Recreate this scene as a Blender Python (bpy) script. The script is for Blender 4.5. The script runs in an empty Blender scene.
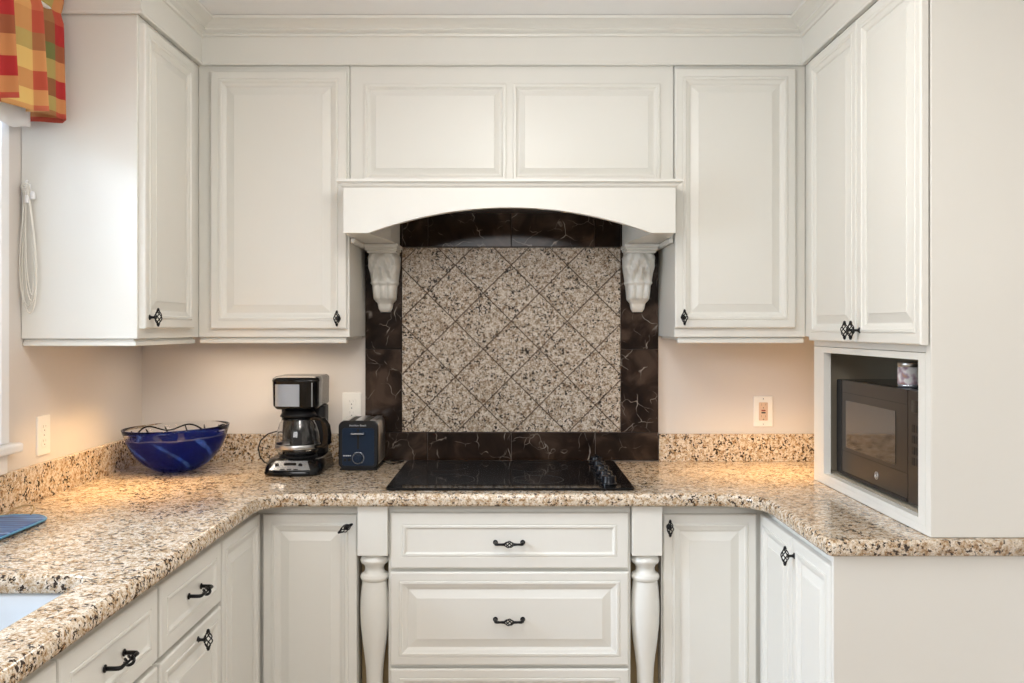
import bpy, bmesh, math, random
from mathutils import Vector, Matrix
random.seed(7)
I = 0.0254
PI = math.pi
S = bpy.context.scene
C = S.collection
# all shapes are written in inches as (X right, D distance in front of the back wall, Z up)
def W(p): return Vector((p[0]*I, -p[1]*I, p[2]*I))

# ------------------------------------------------------------------ materials
def new_mat(name):
    m = bpy.data.materials.new(name); m.use_nodes = True
    nt = m.node_tree
    return m, nt, nt.nodes['Principled BSDF']
def N(nt, t, **kw):
    n = nt.nodes.new(t)
    for k, v in kw.items():
        if hasattr(n, k): setattr(n, k, v)
    return n
def simple(name, col, rough=.5, metal=0, coat=0, bump=0, bscale=200, spec=None, var=0):
    m, nt, b = new_mat(name)
    b.inputs['Base Color'].default_value = (*col, 1)
    b.inputs['Roughness'].default_value = rough
    b.inputs['Metallic'].default_value = metal
    b.inputs['Coat Weight'].default_value = coat
    if spec is not None: b.inputs['Specular IOR Level'].default_value = spec
    tc = N(nt, 'ShaderNodeTexCoord')
    nz = N(nt, 'ShaderNodeTexNoise'); nz.inputs['Scale'].default_value = bscale; nz.inputs['Detail'].default_value = 3
    nt.links.new(tc.outputs['Object'], nz.inputs['Vector'])
    if bump:
        bp = N(nt, 'ShaderNodeBump'); bp.inputs['Strength'].default_value = bump; bp.inputs['Distance'].default_value = .001
        nt.links.new(nz.outputs['Fac'], bp.inputs['Height']); nt.links.new(bp.outputs['Normal'], b.inputs['Normal'])
    if var:
        n2 = N(nt, 'ShaderNodeTexNoise'); n2.inputs['Scale'].default_value = 6
        nt.links.new(tc.outputs['Object'], n2.inputs['Vector'])
        hs = N(nt, 'ShaderNodeMix', data_type='RGBA')
        hs.inputs[6].default_value = (*[c*(1-var) for c in col], 1); hs.inputs[7].default_value = (*[min(1, c*(1+var)) for c in col], 1)
        nt.links.new(n2.outputs['Fac'], hs.inputs[0]); nt.links.new(hs.outputs[2], b.inputs['Base Color'])
    return m
def ramp(nt, stops, interp='LINEAR'):
    r = N(nt, 'ShaderNodeValToRGB'); cr = r.color_ramp; cr.interpolation = interp
    while len(cr.elements) < len(stops): cr.elements.new(.5)
    for e, (p, c) in zip(cr.elements, stops):
        e.position = p; e.color = (*c, 1) if len(c) == 3 else c
    return r
def mixc(nt, fac, a, b, mode='MIX'):
    m = N(nt, 'ShaderNodeMix', data_type='RGBA'); m.blend_type = mode
    for sock, v in ((m.inputs[0], fac), (m.inputs[6], a), (m.inputs[7], b)):
        if isinstance(v, (int, float)): sock.default_value = v
        elif isinstance(v, tuple): sock.default_value = (*v, 1)
        else: nt.links.new(v, sock)
    return m.outputs[2]
def coords(nt, island=False):
    tc = N(nt, 'ShaderNodeTexCoord')
    if not island: return tc.outputs['Object']
    g = N(nt, 'ShaderNodeNewGeometry')
    mul = N(nt, 'ShaderNodeMath', operation='MULTIPLY'); mul.inputs[1].default_value = 7.3
    nt.links.new(g.outputs['Random Per Island'], mul.inputs[0])
    cb = N(nt, 'ShaderNodeCombineXYZ'); nt.links.new(mul.outputs[0], cb.inputs[0]); nt.links.new(mul.outputs[0], cb.inputs[2]); nt.links.new(mul.outputs[0], cb.inputs[1])
    ad = N(nt, 'ShaderNodeVectorMath', operation='ADD')
    nt.links.new(tc.outputs['Object'], ad.inputs[0]); nt.links.new(cb.outputs[0], ad.inputs[1])
    return ad.outputs[0]
def granite(name, white, pale, tan, rust, dark, scale, rough, island=False):
    m, nt, b = new_mat(name)
    co = coords(nt, island)
    def noise(sc, det, ro, off):
        ad = N(nt, 'ShaderNodeVectorMath', operation='ADD'); ad.inputs[1].default_value = off; nt.links.new(co, ad.inputs[0])
        n = N(nt, 'ShaderNodeTexNoise'); n.inputs['Scale'].default_value = sc*scale; n.inputs['Detail'].default_value = det; n.inputs['Roughness'].default_value = ro
        nt.links.new(ad.outputs[0], n.inputs['Vector']); return n
    wn = noise(60, 2, .5, (4, 1, 7))
    sub = N(nt, 'ShaderNodeVectorMath', operation='MULTIPLY_ADD')
    sub.inputs[1].default_value = (.010,)*3; nt.links.new(wn.outputs['Color'], sub.inputs[0]); nt.links.new(co, sub.inputs[2])
    # grain by grain value jitter
    v1 = N(nt, 'ShaderNodeTexVoronoi'); v1.inputs['Scale'].default_value = 190*scale
    nt.links.new(sub.outputs[0], v1.inputs['Vector'])
    sx = N(nt, 'ShaderNodeSeparateColor'); nt.links.new(v1.outputs['Color'], sx.inputs[0])
    nA = noise(58, 5, .72, (0, 0, 0))
    a1 = N(nt, 'ShaderNodeMath', operation='MULTIPLY_ADD'); a1.inputs[1].default_value = .20; a1.inputs[2].default_value = -.10
    nt.links.new(sx.outputs[0], a1.inputs[0])
    a2 = N(nt, 'ShaderNodeMath', operation='ADD'); nt.links.new(nA.outputs['Fac'], a2.inputs[0]); nt.links.new(a1.outputs[0], a2.inputs[1])
    r1 = ramp(nt, [(.30, rust), (.38, tan), (.46, tuple(.55*p+.45*t for p, t in zip(pale, tan))), (.53, pale), (.63, white), (.72, pale)])
    nt.links.new(a2.outputs[0], r1.inputs[0])
    # dark mica in clumps of uneven size
    nB = noise(105, 3, .6, (9, 3, 5)); nC = noise(22, 2, .5, (2, 8, 3))
    a3 = N(nt, 'ShaderNodeMath', operation='MULTIPLY_ADD'); a3.inputs[1].default_value = .35; nt.links.new(nC.outputs['Fac'], a3.inputs[0]); nt.links.new(nB.outputs['Fac'], a3.inputs[2])
    a4 = N(nt, 'ShaderNodeMath', operation='MULTIPLY_ADD'); a4.inputs[1].default_value = .10; nt.links.new(sx.outputs[1], a4.inputs[0]); nt.links.new(a3.outputs[0], a4.inputs[2])
    r2 = ramp(nt, [(.80, (0, 0, 0)), (.84, (1, 1, 1))]); nt.links.new(a4.outputs[0], r2.inputs[0])
    n3 = noise(420, 2, .5, (1, 1, 1))
    r3 = ramp(nt, [(.3, (.70, .68, .66)), (.6, (1.1, 1.09, 1.08))]); nt.links.new(n3.outputs['Fac'], r3.inputs[0])
    c = mixc(nt, 1.0, r1.outputs[0], r3.outputs[0], 'MULTIPLY')
    c = mixc(nt, r2.outputs[0], c, dark)
    nt.links.new(c, b.inputs['Base Color'])
    b.inputs['Roughness'].default_value = rough
    if island: b.inputs['Specular IOR Level'].default_value = .25
    return m
def marble(name):
    m, nt, b = new_mat(name)
    co = coords(nt, True)
    n1 = N(nt, 'ShaderNodeTexNoise'); n1.inputs['Scale'].default_value = 9; n1.inputs['Detail'].default_value = 5; n1.inputs['Distortion'].default_value = .8
    nt.links.new(co, n1.inputs['Vector'])
    r1 = ramp(nt, [(.32, (.0105, .0058, .0036)), (.50, (.024, .0138, .009)), (.68, (.068, .044, .031))]); nt.links.new(n1.outputs['Fac'], r1.inputs[0])
    def vein(scale, lo, seedv):
        mp = N(nt, 'ShaderNodeVectorMath', operation='ADD'); mp.inputs[1].default_value = seedv; nt.links.new(co, mp.inputs[0])
        nn = N(nt, 'ShaderNodeTexNoise'); nn.inputs['Scale'].default_value = 7; nn.inputs['Detail'].default_value = 3; nt.links.new(mp.outputs[0], nn.inputs['Vector'])
        w = N(nt, 'ShaderNodeVectorMath', operation='MULTIPLY_ADD'); w.inputs[1].default_value = (.16,)*3
        nt.links.new(nn.outputs['Color'], w.inputs[0]); nt.links.new(mp.outputs[0], w.inputs[2])
        v = N(nt, 'ShaderNodeTexVoronoi', feature='DISTANCE_TO_EDGE'); v.inputs['Scale'].default_value = scale
        nt.links.new(w.outputs[0], v.inputs['Vector'])
        r = ramp(nt, [(0, (1, 1, 1)), (lo, (0, 0, 0))]); nt.links.new(v.outputs['Distance'], r.inputs[0])
        ms = N(nt, 'ShaderNodeTexNoise'); ms.inputs['Scale'].default_value = 17; ms.inputs['Detail'].default_value = 2; nt.links.new(mp.outputs[0], ms.inputs['Vector'])
        r2 = ramp(nt, [(.47, (0, 0, 0)), (.66, (1, 1, 1))]); nt.links.new(ms.outputs['Fac'], r2.inputs[0])
        return mixc(nt, 1.0, r.outputs[0], r2.outputs[0], 'MULTIPLY')
    c = mixc(nt, vein(10, .013, (3, 1, 2)), r1.outputs[0], (.30, .25, .21))
    c = mixc(nt, vein(4.6, .010, (8, 5, 1)), c, (.42, .37, .32))
    nt.links.new(c, b.inputs['Base Color']); b.inputs['Roughness'].default_value = .12; b.inputs['Specular IOR Level'].default_value = .22
    return m

M = {}
M['cream'] = simple('cream_paint', (.788, .778, .727), .34, bump=.02, bscale=90, var=.012)
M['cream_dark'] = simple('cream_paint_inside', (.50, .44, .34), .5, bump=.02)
M['wall'] = simple('beige_wall_paint', (.71, .665, .62), .7, bump=.08, bscale=260, var=.02)
M['ceiling'] = simple('ceiling_paint', (.92, .92, .92), .8, bump=.05)
M['white'] = simple('white_trim_paint', (.86, .86, .86), .35, bump=.02)
M['floor'] = simple('floor_oak', (.42, .30, .19), .4, bump=.1, bscale=40, var=.2)
M['counter'] = granite('golden_granite', (.81, .745, .65), (.665, .56, .43), (.43, .285, .15), (.22, .108, .046), (.042, .026, .018), 1.12, .11)
M['tile'] = granite('granite_tile', (.74, .69, .62), (.53, .46, .375), (.30, .22, .145), (.165, .095, .055), (.022, .014, .010), 1.2, .34, True)
M['marble'] = marble('dark_emperador_marble')
M['grout'] = simple('brown_grout', (.10, .065, .045), .9, bump=.2)
M['marble_grout'] = simple('grey_grout', (.16, .13, .115), .9, bump=.2)
M['iron'] = simple('black_iron', (.012, .012, .013), .42, .6, bump=.1, bscale=500)
M['black'] = simple('black_plastic', (.005, .005, .0055), .14, spec=.35, bump=.02)
M['black_matte'] = simple('black_matte_plastic', (.008, .008, .009), .45, spec=.3, bump=.05)
M['glass_black'] = simple('black_ceramic_glass', (.003, .003, .0035), .05, bump=0, spec=.28)
M['navy'] = simple('navy_plastic', (.006, .018, .043), .3, spec=.25, bump=.02)
M['chrome'] = simple('brushed_chrome', (.60, .60, .60), .28, 1, bump=.05, bscale=400)
M['silver'] = simple('silver_plastic', (.50, .53, .58), .25, .75, bump=.02)
M['plate'] = simple('outlet_plastic', (.88, .86, .81), .35, bump=.02)
M['slot'] = simple('outlet_slot_dark', (.03, .025, .02), .6, bump=.02)
M['peach'] = simple('gfci_peach_face', (.72, .52, .38), .4, bump=.02)
M['red'] = simple('red_button', (.28, .05, .03), .4, bump=.02)
M['porcelain'] = simple('white_porcelain', (.74, .81, .88), .12, coat=.3, bump=.01)
M['cord'] = simple('cream_cord', (.80, .77, .70), .6, bump=.2, bscale=900)
M['lining'] = simple('white_lining_cloth', (.85, .85, .86), .8, bump=.2, bscale=600)
M['bronze'] = simple('microwave_bronze_plastic', (.030, .023, .018), .3, spec=.3, bump=.02)
M['mwglass'] = simple('microwave_window_glass', (.028, .024, .020), .07, bump=.0, spec=1.0)
M['letter'] = simple('pale_lettering', (.55, .58, .62), .5, bump=.01)
M['ring'] = simple('grey_printed_ring', (.035, .035, .036), .12, bump=0)
M['mid_brown'] = simple('plain_brown', (.36, .26, .13), .6, bump=.05)  # plain brown for the recess panels and the trivet loop
M['blueknob'] = simple('dark_knob_plastic', (.004, .005, .008), .18, spec=.35, bump=.01)

def glass_mat(name, col, rough=0.0, ior=1.45):
    m, nt, b = new_mat(name)
    b.inputs['Base Color'].default_value = (*col, 1); b.inputs['Transmission Weight'].default_value = 1
    b.inputs['Roughness'].default_value = rough; b.inputs['IOR'].default_value = ior
    return m
M['clear'] = glass_mat('clear_glass', (.95, .96, .97))
def pane_mat():
    m = bpy.data.materials.new('window_glass'); m.use_nodes = True; nt = m.node_tree
    nt.nodes.clear(); o = N(nt, 'ShaderNodeOutputMaterial'); t = N(nt, 'ShaderNodeBsdfTransparent'); g = N(nt, 'ShaderNodeBsdfGlossy'); g.inputs['Roughness'].default_value = .02
    fr = N(nt, 'ShaderNodeFresnel'); fr.inputs['IOR'].default_value = 1.45
    x = N(nt, 'ShaderNodeMixShader'); nt.links.new(fr.outputs[0], x.inputs[0]); nt.links.new(t.outputs[0], x.inputs[1]); nt.links.new(g.outputs[0], x.inputs[2]); nt.links.new(x.outputs[0], o.inputs[0])
    return m
M['pane'] = pane_mat()
def bowl_mat():
    # art glass: clear rim band, cobalt below with lighter combed streaks
    m, nt, b = new_mat('cobalt_art_glass')
    tc = N(nt, 'ShaderNodeTexCoord'); sp = N(nt, 'ShaderNodeSeparateXYZ'); nt.links.new(tc.outputs['Object'], sp.inputs[0])
    nz = N(nt, 'ShaderNodeTexNoise'); nz.inputs['Scale'].default_value = 9; nt.links.new(tc.outputs['Object'], nz.inputs['Vector'])
    ad = N(nt, 'ShaderNodeMath', operation='MULTIPLY_ADD'); ad.inputs[1].default_value = .016; nt.links.new(nz.outputs['Fac'], ad.inputs[0]); nt.links.new(sp.outputs[2], ad.inputs[2])
    mr = N(nt, 'ShaderNodeMapRange'); mr.inputs['From Min'].default_value = 4.85*I; mr.inputs['From Max'].default_value = 5.1*I
    nt.links.new(ad.outputs[0], mr.inputs['Value'])
    at = N(nt, 'ShaderNodeMath', operation='ARCTAN2'); nt.links.new(sp.outputs[1], at.inputs[0]); nt.links.new(sp.outputs[0], at.inputs[1])
    cb = N(nt, 'ShaderNodeCombineXYZ'); nt.links.new(at.outputs[0], cb.inputs[0])
    zz = N(nt, 'ShaderNodeMath', operation='MULTIPLY'); zz.inputs[1].default_value = 9.; nt.links.new(sp.outputs[2], zz.inputs[0])
    tw = N(nt, 'ShaderNodeMath', operation='ADD'); nt.links.new(at.outputs[0], tw.inputs[0]); nt.links.new(zz.outputs[0], tw.inputs[1])
    sn = N(nt, 'ShaderNodeMath', operation='MULTIPLY'); sn.inputs[1].default_value = 7; nt.links.new(tw.outputs[0], sn.inputs[0])
    s1 = N(nt, 'ShaderNodeMath', operation='SINE'); nt.links.new(sn.outputs[0], s1.inputs[0])
    nn = N(nt, 'ShaderNodeTexNoise'); nn.inputs['Scale'].default_value = 14; nt.links.new(tc.outputs['Object'], nn.inputs['Vector'])
    s2 = N(nt, 'ShaderNodeMath', operation='MULTIPLY'); nt.links.new(s1.outputs[0], s2.inputs[0]); nt.links.new(nn.outputs['Fac'], s2.inputs[1])
    r = ramp(nt, [(.46, (0.012, .028, .27)), (.6, (.10, .27, .82))]); nt.links.new(s2.outputs[0], r.inputs[0])
    c = mixc(nt, mr.outputs[0], r.outputs[0], (.96, .97, .98))
    nt.links.new(c, b.inputs['Base Color']); t1 = N(nt, 'ShaderNodeMapRange'); t1.inputs['To Min'].default_value = .72; t1.inputs['To Max'].default_value = 1; nt.links.new(mr.outputs[0], t1.inputs['Value']); nt.links.new(t1.outputs[0], b.inputs['Transmission Weight'])
    b.inputs['Roughness'].default_value = .02; b.inputs['IOR'].default_value = 1.16
    return m
M['bowl'] = bowl_mat()
def plaid_mat():
    m, nt, b = new_mat('plaid_cotton')
    uv = N(nt, 'ShaderNodeUVMap'); sp = N(nt, 'ShaderNodeSeparateXYZ'); nt.links.new(uv.outputs[0], sp.inputs[0])
    red, yel, grn, orn, crm = (.42, .022, .022), (.74, .50, .16), (.16, .17, .05), (.55, .13, .06), (.75, .58, .28)
    def stripes(sock, stops):
        f = N(nt, 'ShaderNodeMath', operation='FRACT'); nt.links.new(sock, f.inputs[0])
        r = ramp(nt, stops, 'CONSTANT'); nt.links.new(f.outputs[0], r.inputs[0]); return r.outputs[0]
    a = stripes(sp.outputs[0], [(0, red), (.09, grn), (.2, yel), (.40, orn), (.48, yel), (.64, red)])
    v = stripes(sp.outputs[1], [(0, red), (.2, grn), (.36, yel), (.55, red), (.72, yel), (.86, orn)])
    c = mixc(nt, .44, a, v)
    wv = N(nt, 'ShaderNodeTexNoise'); wv.inputs['Scale'].default_value = 300; nt.links.new(uv.outputs[0], wv.inputs['Vector'])
    bp = N(nt, 'ShaderNodeBump'); bp.inputs['Strength'].default_value = .15; bp.inputs['Distance'].default_value = .001
    nt.links.new(wv.outputs['Fac'], bp.inputs['Height']); nt.links.new(bp.outputs[0], b.inputs['Normal'])
    nt.links.new(c, b.inputs['Base Color']); b.inputs['Roughness'].default_value = .85
    return m
M['plaid'] = plaid_mat()
def trivet_mat():
    m, nt, b = new_mat('blue_glaze_painted_highlights')
    tc = N(nt, 'ShaderNodeTexCoord'); mp = N(nt, 'ShaderNodeMapping'); mp.inputs['Scale'].default_value = (6, 60, 6); nt.links.new(tc.outputs['Object'], mp.inputs[0])
    nz = N(nt, 'ShaderNodeTexNoise'); nz.inputs['Scale'].default_value = 1.2; nz.inputs['Detail'].default_value = 3; nt.links.new(mp.outputs[0], nz.inputs['Vector'])
    r = ramp(nt, [(.35, (.012, .05, .19)), (.52, (.03, .15, .42)), (.64, (.16, .38, .66)), (.72, (.5, .66, .82))]); nt.links.new(nz.outputs['Fac'], r.inputs[0])  # pale streaks are highlights painted into the blue
    nt.links.new(r.outputs[0], b.inputs['Base Color']); b.inputs['Roughness'].default_value = .3; b.inputs['Specular IOR Level'].default_value = .3
    return m
M['trivet'] = trivet_mat()
M['trivet_edge'] = simple('pale_blue_edge', (.10, .32, .52), .3, bump=.3, bscale=300)
def label_mat():
    m, nt, b = new_mat('jar_label_paper')
    tc = N(nt, 'ShaderNodeTexCoord'); nz = N(nt, 'ShaderNodeTexNoise'); nz.inputs['Scale'].default_value = 42; nz.inputs['Detail'].default_value = 1.5
    nt.links.new(tc.outputs['Object'], nz.inputs['Vector'])
    r = ramp(nt, [(.0, (.42, .20, .10)), (.36, (.45, .25, .18)), (.42, (.42, .30, .36)), (.50, (.72, .62, .64)), (.54, (.82, .80, .78))]); nt.links.new(nz.outputs['Fac'], r.inputs[0])
    nt.links.new(r.outputs[0], b.inputs['Base Color']); b.inputs['Roughness'].default_value = .4
    return m
M['label'] = label_mat()

# ------------------------------------------------------------------ mesh builder (inches, X/D/Z)
class MB:
    def __init__(s): s.v = []; s.f = []; s.m = []; s.sm = []
    def add(s, verts, faces, mi=0, smooth=False):
        o = len(s.v); s.v += [tuple(p) for p in verts]
        for f in faces:
            s.f.append([i+o for i in f]); s.m.append(mi); s.sm.append(smooth)
        return s
    def box(s, x0, x1, d0, d1, z0, z1, mi=0):
        vs = [(x, d, z) for z in (z0, z1) for d in (d0, d1) for x in (x0, x1)]
        return s.add(vs, [(0,1,3,2),(4,6,7,5),(0,4,5,1),(2,3,7,6),(0,2,6,4),(1,5,7,3)], mi)
    def loft(s, loops, mi=0, smooth=True, cap0=True, cap1=True, closed=True):
        n = len(loops[0]); vs = [p for l in loops for p in l]; fs = []
        for k in range(len(loops)-1):
            for j in range(n if closed else n-1):
                a, b = k*n+j, k*n+(j+1) % n
                fs.append((a, b, b+n, a+n))
        s.add(vs, fs, mi, smooth)
        o = len(s.v)-len(vs)
        if cap0: s.f.append([o+i for i in range(n)][::-1]); s.m.append(mi); s.sm.append(False)
        if cap1: s.f.append([o+(len(loops)-1)*n+i for i in range(n)]); s.m.append(mi); s.sm.append(False)
        return s
    def lathe(s, prof, c, n=32, mi=0, smooth=True, axis='z', cap0=True, cap1=True):
        loops = []
        for r, h in prof:
            l = []
            for i in range(n):
                a = 2*PI*i/n; u, w = r*math.cos(a), r*math.sin(a)
                if axis == 'z': l.append((c[0]+u, c[1]+w, c[2]+h))
                elif axis == 'd': l.append((c[0]+u, c[1]+h, c[2]+w))
                else: l.append((c[0]+h, c[1]+u, c[2]+w))
            loops.append(l)
        return s.loft(loops, mi, smooth, cap0, cap1)
    def tube(s, pts, r, n=8, mi=0, closed=False):
        pts = [Vector(p) for p in pts]; loops = []; prev = None
        for i, p in enumerate(pts):
            if closed: t = pts[(i+1) % len(pts)]-pts[i-1]
            else: t = pts[min(i+1, len(pts)-1)]-pts[max(i-1, 0)]
            if t.length < 1e-9: t = Vector((0, 0, 1))
            t.normalize()
            if prev is None:
                a = Vector((0, 0, 1)) if abs(t.z) < .9 else Vector((1, 0, 0)); u = t.cross(a).normalized()
            else: u = (prev-t*prev.dot(t)).normalized()
            prev = u; w = t.cross(u)
            rr = r[i] if isinstance(r, (list, tuple)) else r
            loops.append([tuple(p+u*(rr*math.cos(2*PI*k/n))+w*(rr*math.sin(2*PI*k/n))) for k in range(n)])
        if closed: loops.append(loops[0])
        return s.loft(loops, mi, True, not closed, not closed)
    def prism(s, poly, a0, a1, axis='d', mi=0, smooth=False):
        # polygon in the two other axes, extruded along axis
        def P(u, v, w):
            return {'d': (u, w, v), 'x': (w, u, v), 'z': (u, v, w)}[axis]
        n = len(poly)
        vs = [P(u, v, a0) for u, v in poly]+[P(u, v, a1) for u, v in poly]
        return s.add(vs, [list(range(n)), list(range(n, 2*n))[::-1]]+[(i, (i+1) % n, (i+1) % n+n, i+n) for i in range(n)], mi, smooth)

WORLD = {}
def link(o, parent, org):
    C.objects.link(o)
    o.parent = parent
    base = WORLD[parent.name_full] if parent else Vector((0, 0, 0))
    o.location = org-base; WORLD[o.name_full] = org
def obj(name, mb, mats, parent=None, org=None, bevel=0, seg=2, label=None, subsurf=0, recalc=True, ang=35):
    """links the builder as ONE mesh object; org is the origin in inches (default: the parent's)"""
    if org is not None: O = W(org)
    elif parent: O = WORLD[parent.name_full].copy()
    else:
        xs = [p[0] for p in mb.v]; ds = [p[1] for p in mb.v]; zs = [p[2] for p in mb.v]
        O = W(((min(xs)+max(xs))/2, (min(ds)+max(ds))/2, min(zs)))
    me = bpy.data.meshes.new(name)
    me.from_pydata([W(p)-O for p in mb.v], [], mb.f)
    for m in (mats if isinstance(mats, (list, tuple)) else [mats]): me.materials.append(m)
    for p, mi, sm in zip(me.polygons, mb.m, mb.sm): p.material_index = mi; p.use_smooth = sm
    if recalc:
        bm = bmesh.new(); bm.from_mesh(me); bmesh.ops.recalc_face_normals(bm, faces=bm.faces); bm.to_mesh(me); bm.free()
    me.update()
    o = bpy.data.objects.new(name, me); link(o, parent, O)
    if bevel:
        b = o.modifiers.new('bevel', 'BEVEL'); b.width = bevel*I; b.segments = seg; b.limit_method = 'ANGLE'; b.angle_limit = math.radians(ang); b.harden_normals = False
    if subsurf:
        q = o.modifiers.new('sub', 'SUBSURF'); q.levels = q.render_levels = subsurf
    if label: o['label'] = label
    return o
def thing(name, label, cat, org, group=None):
    o = bpy.data.objects.new(name, None); o.empty_display_size = .05
    link(o, None, W(org)); o['label'] = label; o['category'] = cat
    if group: o['group'] = group
    return o
def tag(o, label, cat, group=None):
    o['label'] = label; o['category'] = cat
    if group: o['group'] = group
    return o
def struct(o): o['kind'] = 'structure'; return o
def rrect(x0, x1, y0, y1, r, n=5):
    out = []
    for cx, cy, a in ((x1-r, y1-r, 0), (x0+r, y1-r, 90), (x0+r, y0+r, 180), (x1-r, y0+r, 270)):
        for k in range(n+1):
            t = math.radians(a+90*k/n); out.append((cx+r*math.cos(t), cy+r*math.sin(t)))
    return out

# ------------------------------------------------------------------ room shell
WL, WR, H = -54.4, 54.0, 96.0
DF = 132.0
b = MB().box(WL-6, WR+6, -6, DF, -4, 0); struct(obj('floor', b, M['floor']))
b = MB().box(WL-6, WR+6, -6, DF, H, H+4); struct(obj('ceiling', b, M['ceiling']))
b = MB().box(WL-6, WR+6, -6, 0, 0, H); struct(obj('wall_back', b, M['wall']))
b = MB().box(WR, WR+6, 0, DF, 0, H); struct(obj('wall_right', b, M['wall']))
wd0, wd1, wz0, wz1 = 37.4, 79.0, 43.2, 86.0     # window opening in the left wall
b = MB().box(WL-6, WL, 0, wd0, 0, H).box(WL-6, WL, wd1, DF, 0, H).box(WL-6, WL, wd0, wd1, 0, wz0).box(WL-6, WL, wd0, wd1, wz1, H)
struct(obj('wall_left', b, M['wall']))
win = thing('window_1', 'white framed window in the left wall', 'window', (WL, (wd0+wd1)/2, wz0)); del win['label']; del win['category']; struct(win)
b = MB()
b.box(WL, WL+.8, wd0-1.75, wd0-.1, wz0, wz1+3).box(WL, WL+.8, wd1+.1, wd1+3.1, wz0, wz1+3).box(WL, WL+.8, wd0-.1, wd1+.1, wz1+.1, wz1+3)
obj('casing', b, M['white'], win, bevel=.15)
b = MB().box(WL-5.8, WL+1.55, wd0-3.2, wd1+4.0, wz0-1.1, wz0-.05); obj('window_sill', b, M['white'], win, bevel=.3, seg=3)
b = MB().box(WL, WL+.6, wd0-1.75, wd1+3.1, wz0-3.2, wz0-1.15); obj('apron', b, M['white'], win, bevel=.1)
b = MB()
xo = WL-3.2
for (d0, d1, z0, z1) in ((wd0+.05, wd0+2, wz0, wz1-.05), (wd1-2, wd1-.05, wz0, wz1-.05), (wd0+2, wd1-2, wz0, wz0+2), (wd0+2, wd1-2, wz1-2, wz1-.05), (wd0+2, wd1-2, 63.5, 65.5)):
    b.box(xo, xo+1.4, d0, d1, z0, z1)
obj('window_frame', b, M['white'], win, bevel=.1)
b = MB().box(xo+.6, xo+.8, wd0+2, wd1-2, wz0+2, 63.5).box(xo+.6, xo+.8, wd0+2, wd1-2, 65.5, wz1-2); obj('pane', b, M['pane'], win)

# ------------------------------------------------------------------ door / drawer fronts and hardware
RAISED = [(0, 0), (0, .58), (.05, .68), (.16, .75), (1.0, .75), (1.05, .69), (1.12, .70), (1.18, .83), (1.42, .83), (1.52, .70), (1.85, .60), (2.02, .50), (2.04, .42), (2.18, .42), (3.1, .64), (3.12, .70)]
SMALL = [(0, 0), (0, .58), (.05, .68), (.16, .75), (1.35, .75), (1.4, .70), (1.46, .70), (1.52, .79), (1.72, .79), (1.82, .66), (1.95, .58)]
def front(u0, u1, z0, z1, plane, side, prof=RAISED):
    P = {'back': lambda u, z, h: (u, plane+h, z), 'left': lambda u, z, h: (plane+h, u, z), 'right': lambda u, z, h: (plane-h, u, z)}[side]
    b = MB(); loops = []
    for ins, h in prof:
        loops.append([P(u0+ins, z0+ins, h), P(u1-ins, z0+ins, h), P(u1-ins, z1-ins, h), P(u0+ins, z1-ins, h)])
    b.loft(loops, 0, False); return b
ROT = {'back': 0, 'left': PI/2, 'right': -PI/2}
def knob_mb():
    b = MB()
    b.lathe([(.33, 0), (.33, .06), (.2, .13), (.14, .3), (.14, .62), (.24, .78)], (0, 0, 0), 14, axis='d')
    cy = 1.0
    for k in range(5):
        pts = []
        for i in range(15):
            t = i/14; z = -.80+1.6*t; r = .07+.34*math.sin(PI*t)**1.15
            a = 2*PI*k/5+PI*1.05*t
            pts.append((r*math.cos(a), cy+r*math.sin(a), z))
        b.tube(pts, .062, 6)
    for sg in (-1, 1):
        b.lathe([(.16, sg*.70), (.19, sg*.80), (.13, sg*.92), (.14, sg*.98), (.02, sg*1.06)], (0, cy, 0), 10)
    return b
def pull_mb():
    b = MB(); cy = 1.12
    for sg in (-1, 1):
        b.lathe([(.30, 0), (.30, .06), (.19, .12)], (sg*1.62, 0, 0), 12, axis='d')
        b.tube([(sg*1.62, .05, 0), (sg*1.62, .75, 0), (sg*1.58, .98, 0), (sg*1.42, cy, 0), (sg*1.0, cy, 0), (sg*.55, cy, 0)], [.17, .17, .17, .16, .14, .17], 10)
    for k in range(5):
        pts = []
        for i in range(13):
            t = i/12; x = -.62+1.24*t; r = .07+.30*math.sin(PI*t)**1.1; a = 2*PI*k/5+PI*1.05*t
            pts.append((x, cy+r*math.cos(a), r*math.sin(a)))
        b.tube(pts, .07, 6)
    return b
HW = {}
def hardware(kind, parent, X, D, Z, side, tilt=0):
    name = {'knob': 'knob', 'pull': 'drawer_pull'}[kind]
    if kind not in HW:
        b = knob_mb() if kind == 'knob' else pull_mb(); b.v = [(x+X, d+D, z+Z) for x, d, z in b.v]
        o = obj(name, b, M['iron'], parent, (X, D, Z)); HW[kind] = o
    else:
        o = HW[kind].copy(); o.name = name; link(o, parent, W((X, D, Z)))
    # local outward direction is -Y; tilt turns the basket on its stem
    o.rotation_euler = (Matrix.Rotation(ROT[side], 3, 'Z') @ Matrix.Rotation(tilt, 3, 'Y')).to_euler()
    o['label'] = 'black iron birdcage knob' if kind == 'knob' else 'black iron birdcage drawer pull'
    return o

# ------------------------------------------------------------------ upper cabinets
CR = M['cream']
UF = 13.0                       # face frame of the back uppers
XL, XR = -41.5, 38.85           # face frames of the side units
UB, UT = 54.3, 91.0
def light_rail_back(x0, x1, d, parent):
    b = MB().box(x0, x1, .3, d-.55, 53.95, 54.28).box(x0, x1, d-1.2, d-.30, 53.5, 54.0)
    obj('light_rail', b, CR, parent, bevel=.08)
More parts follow.
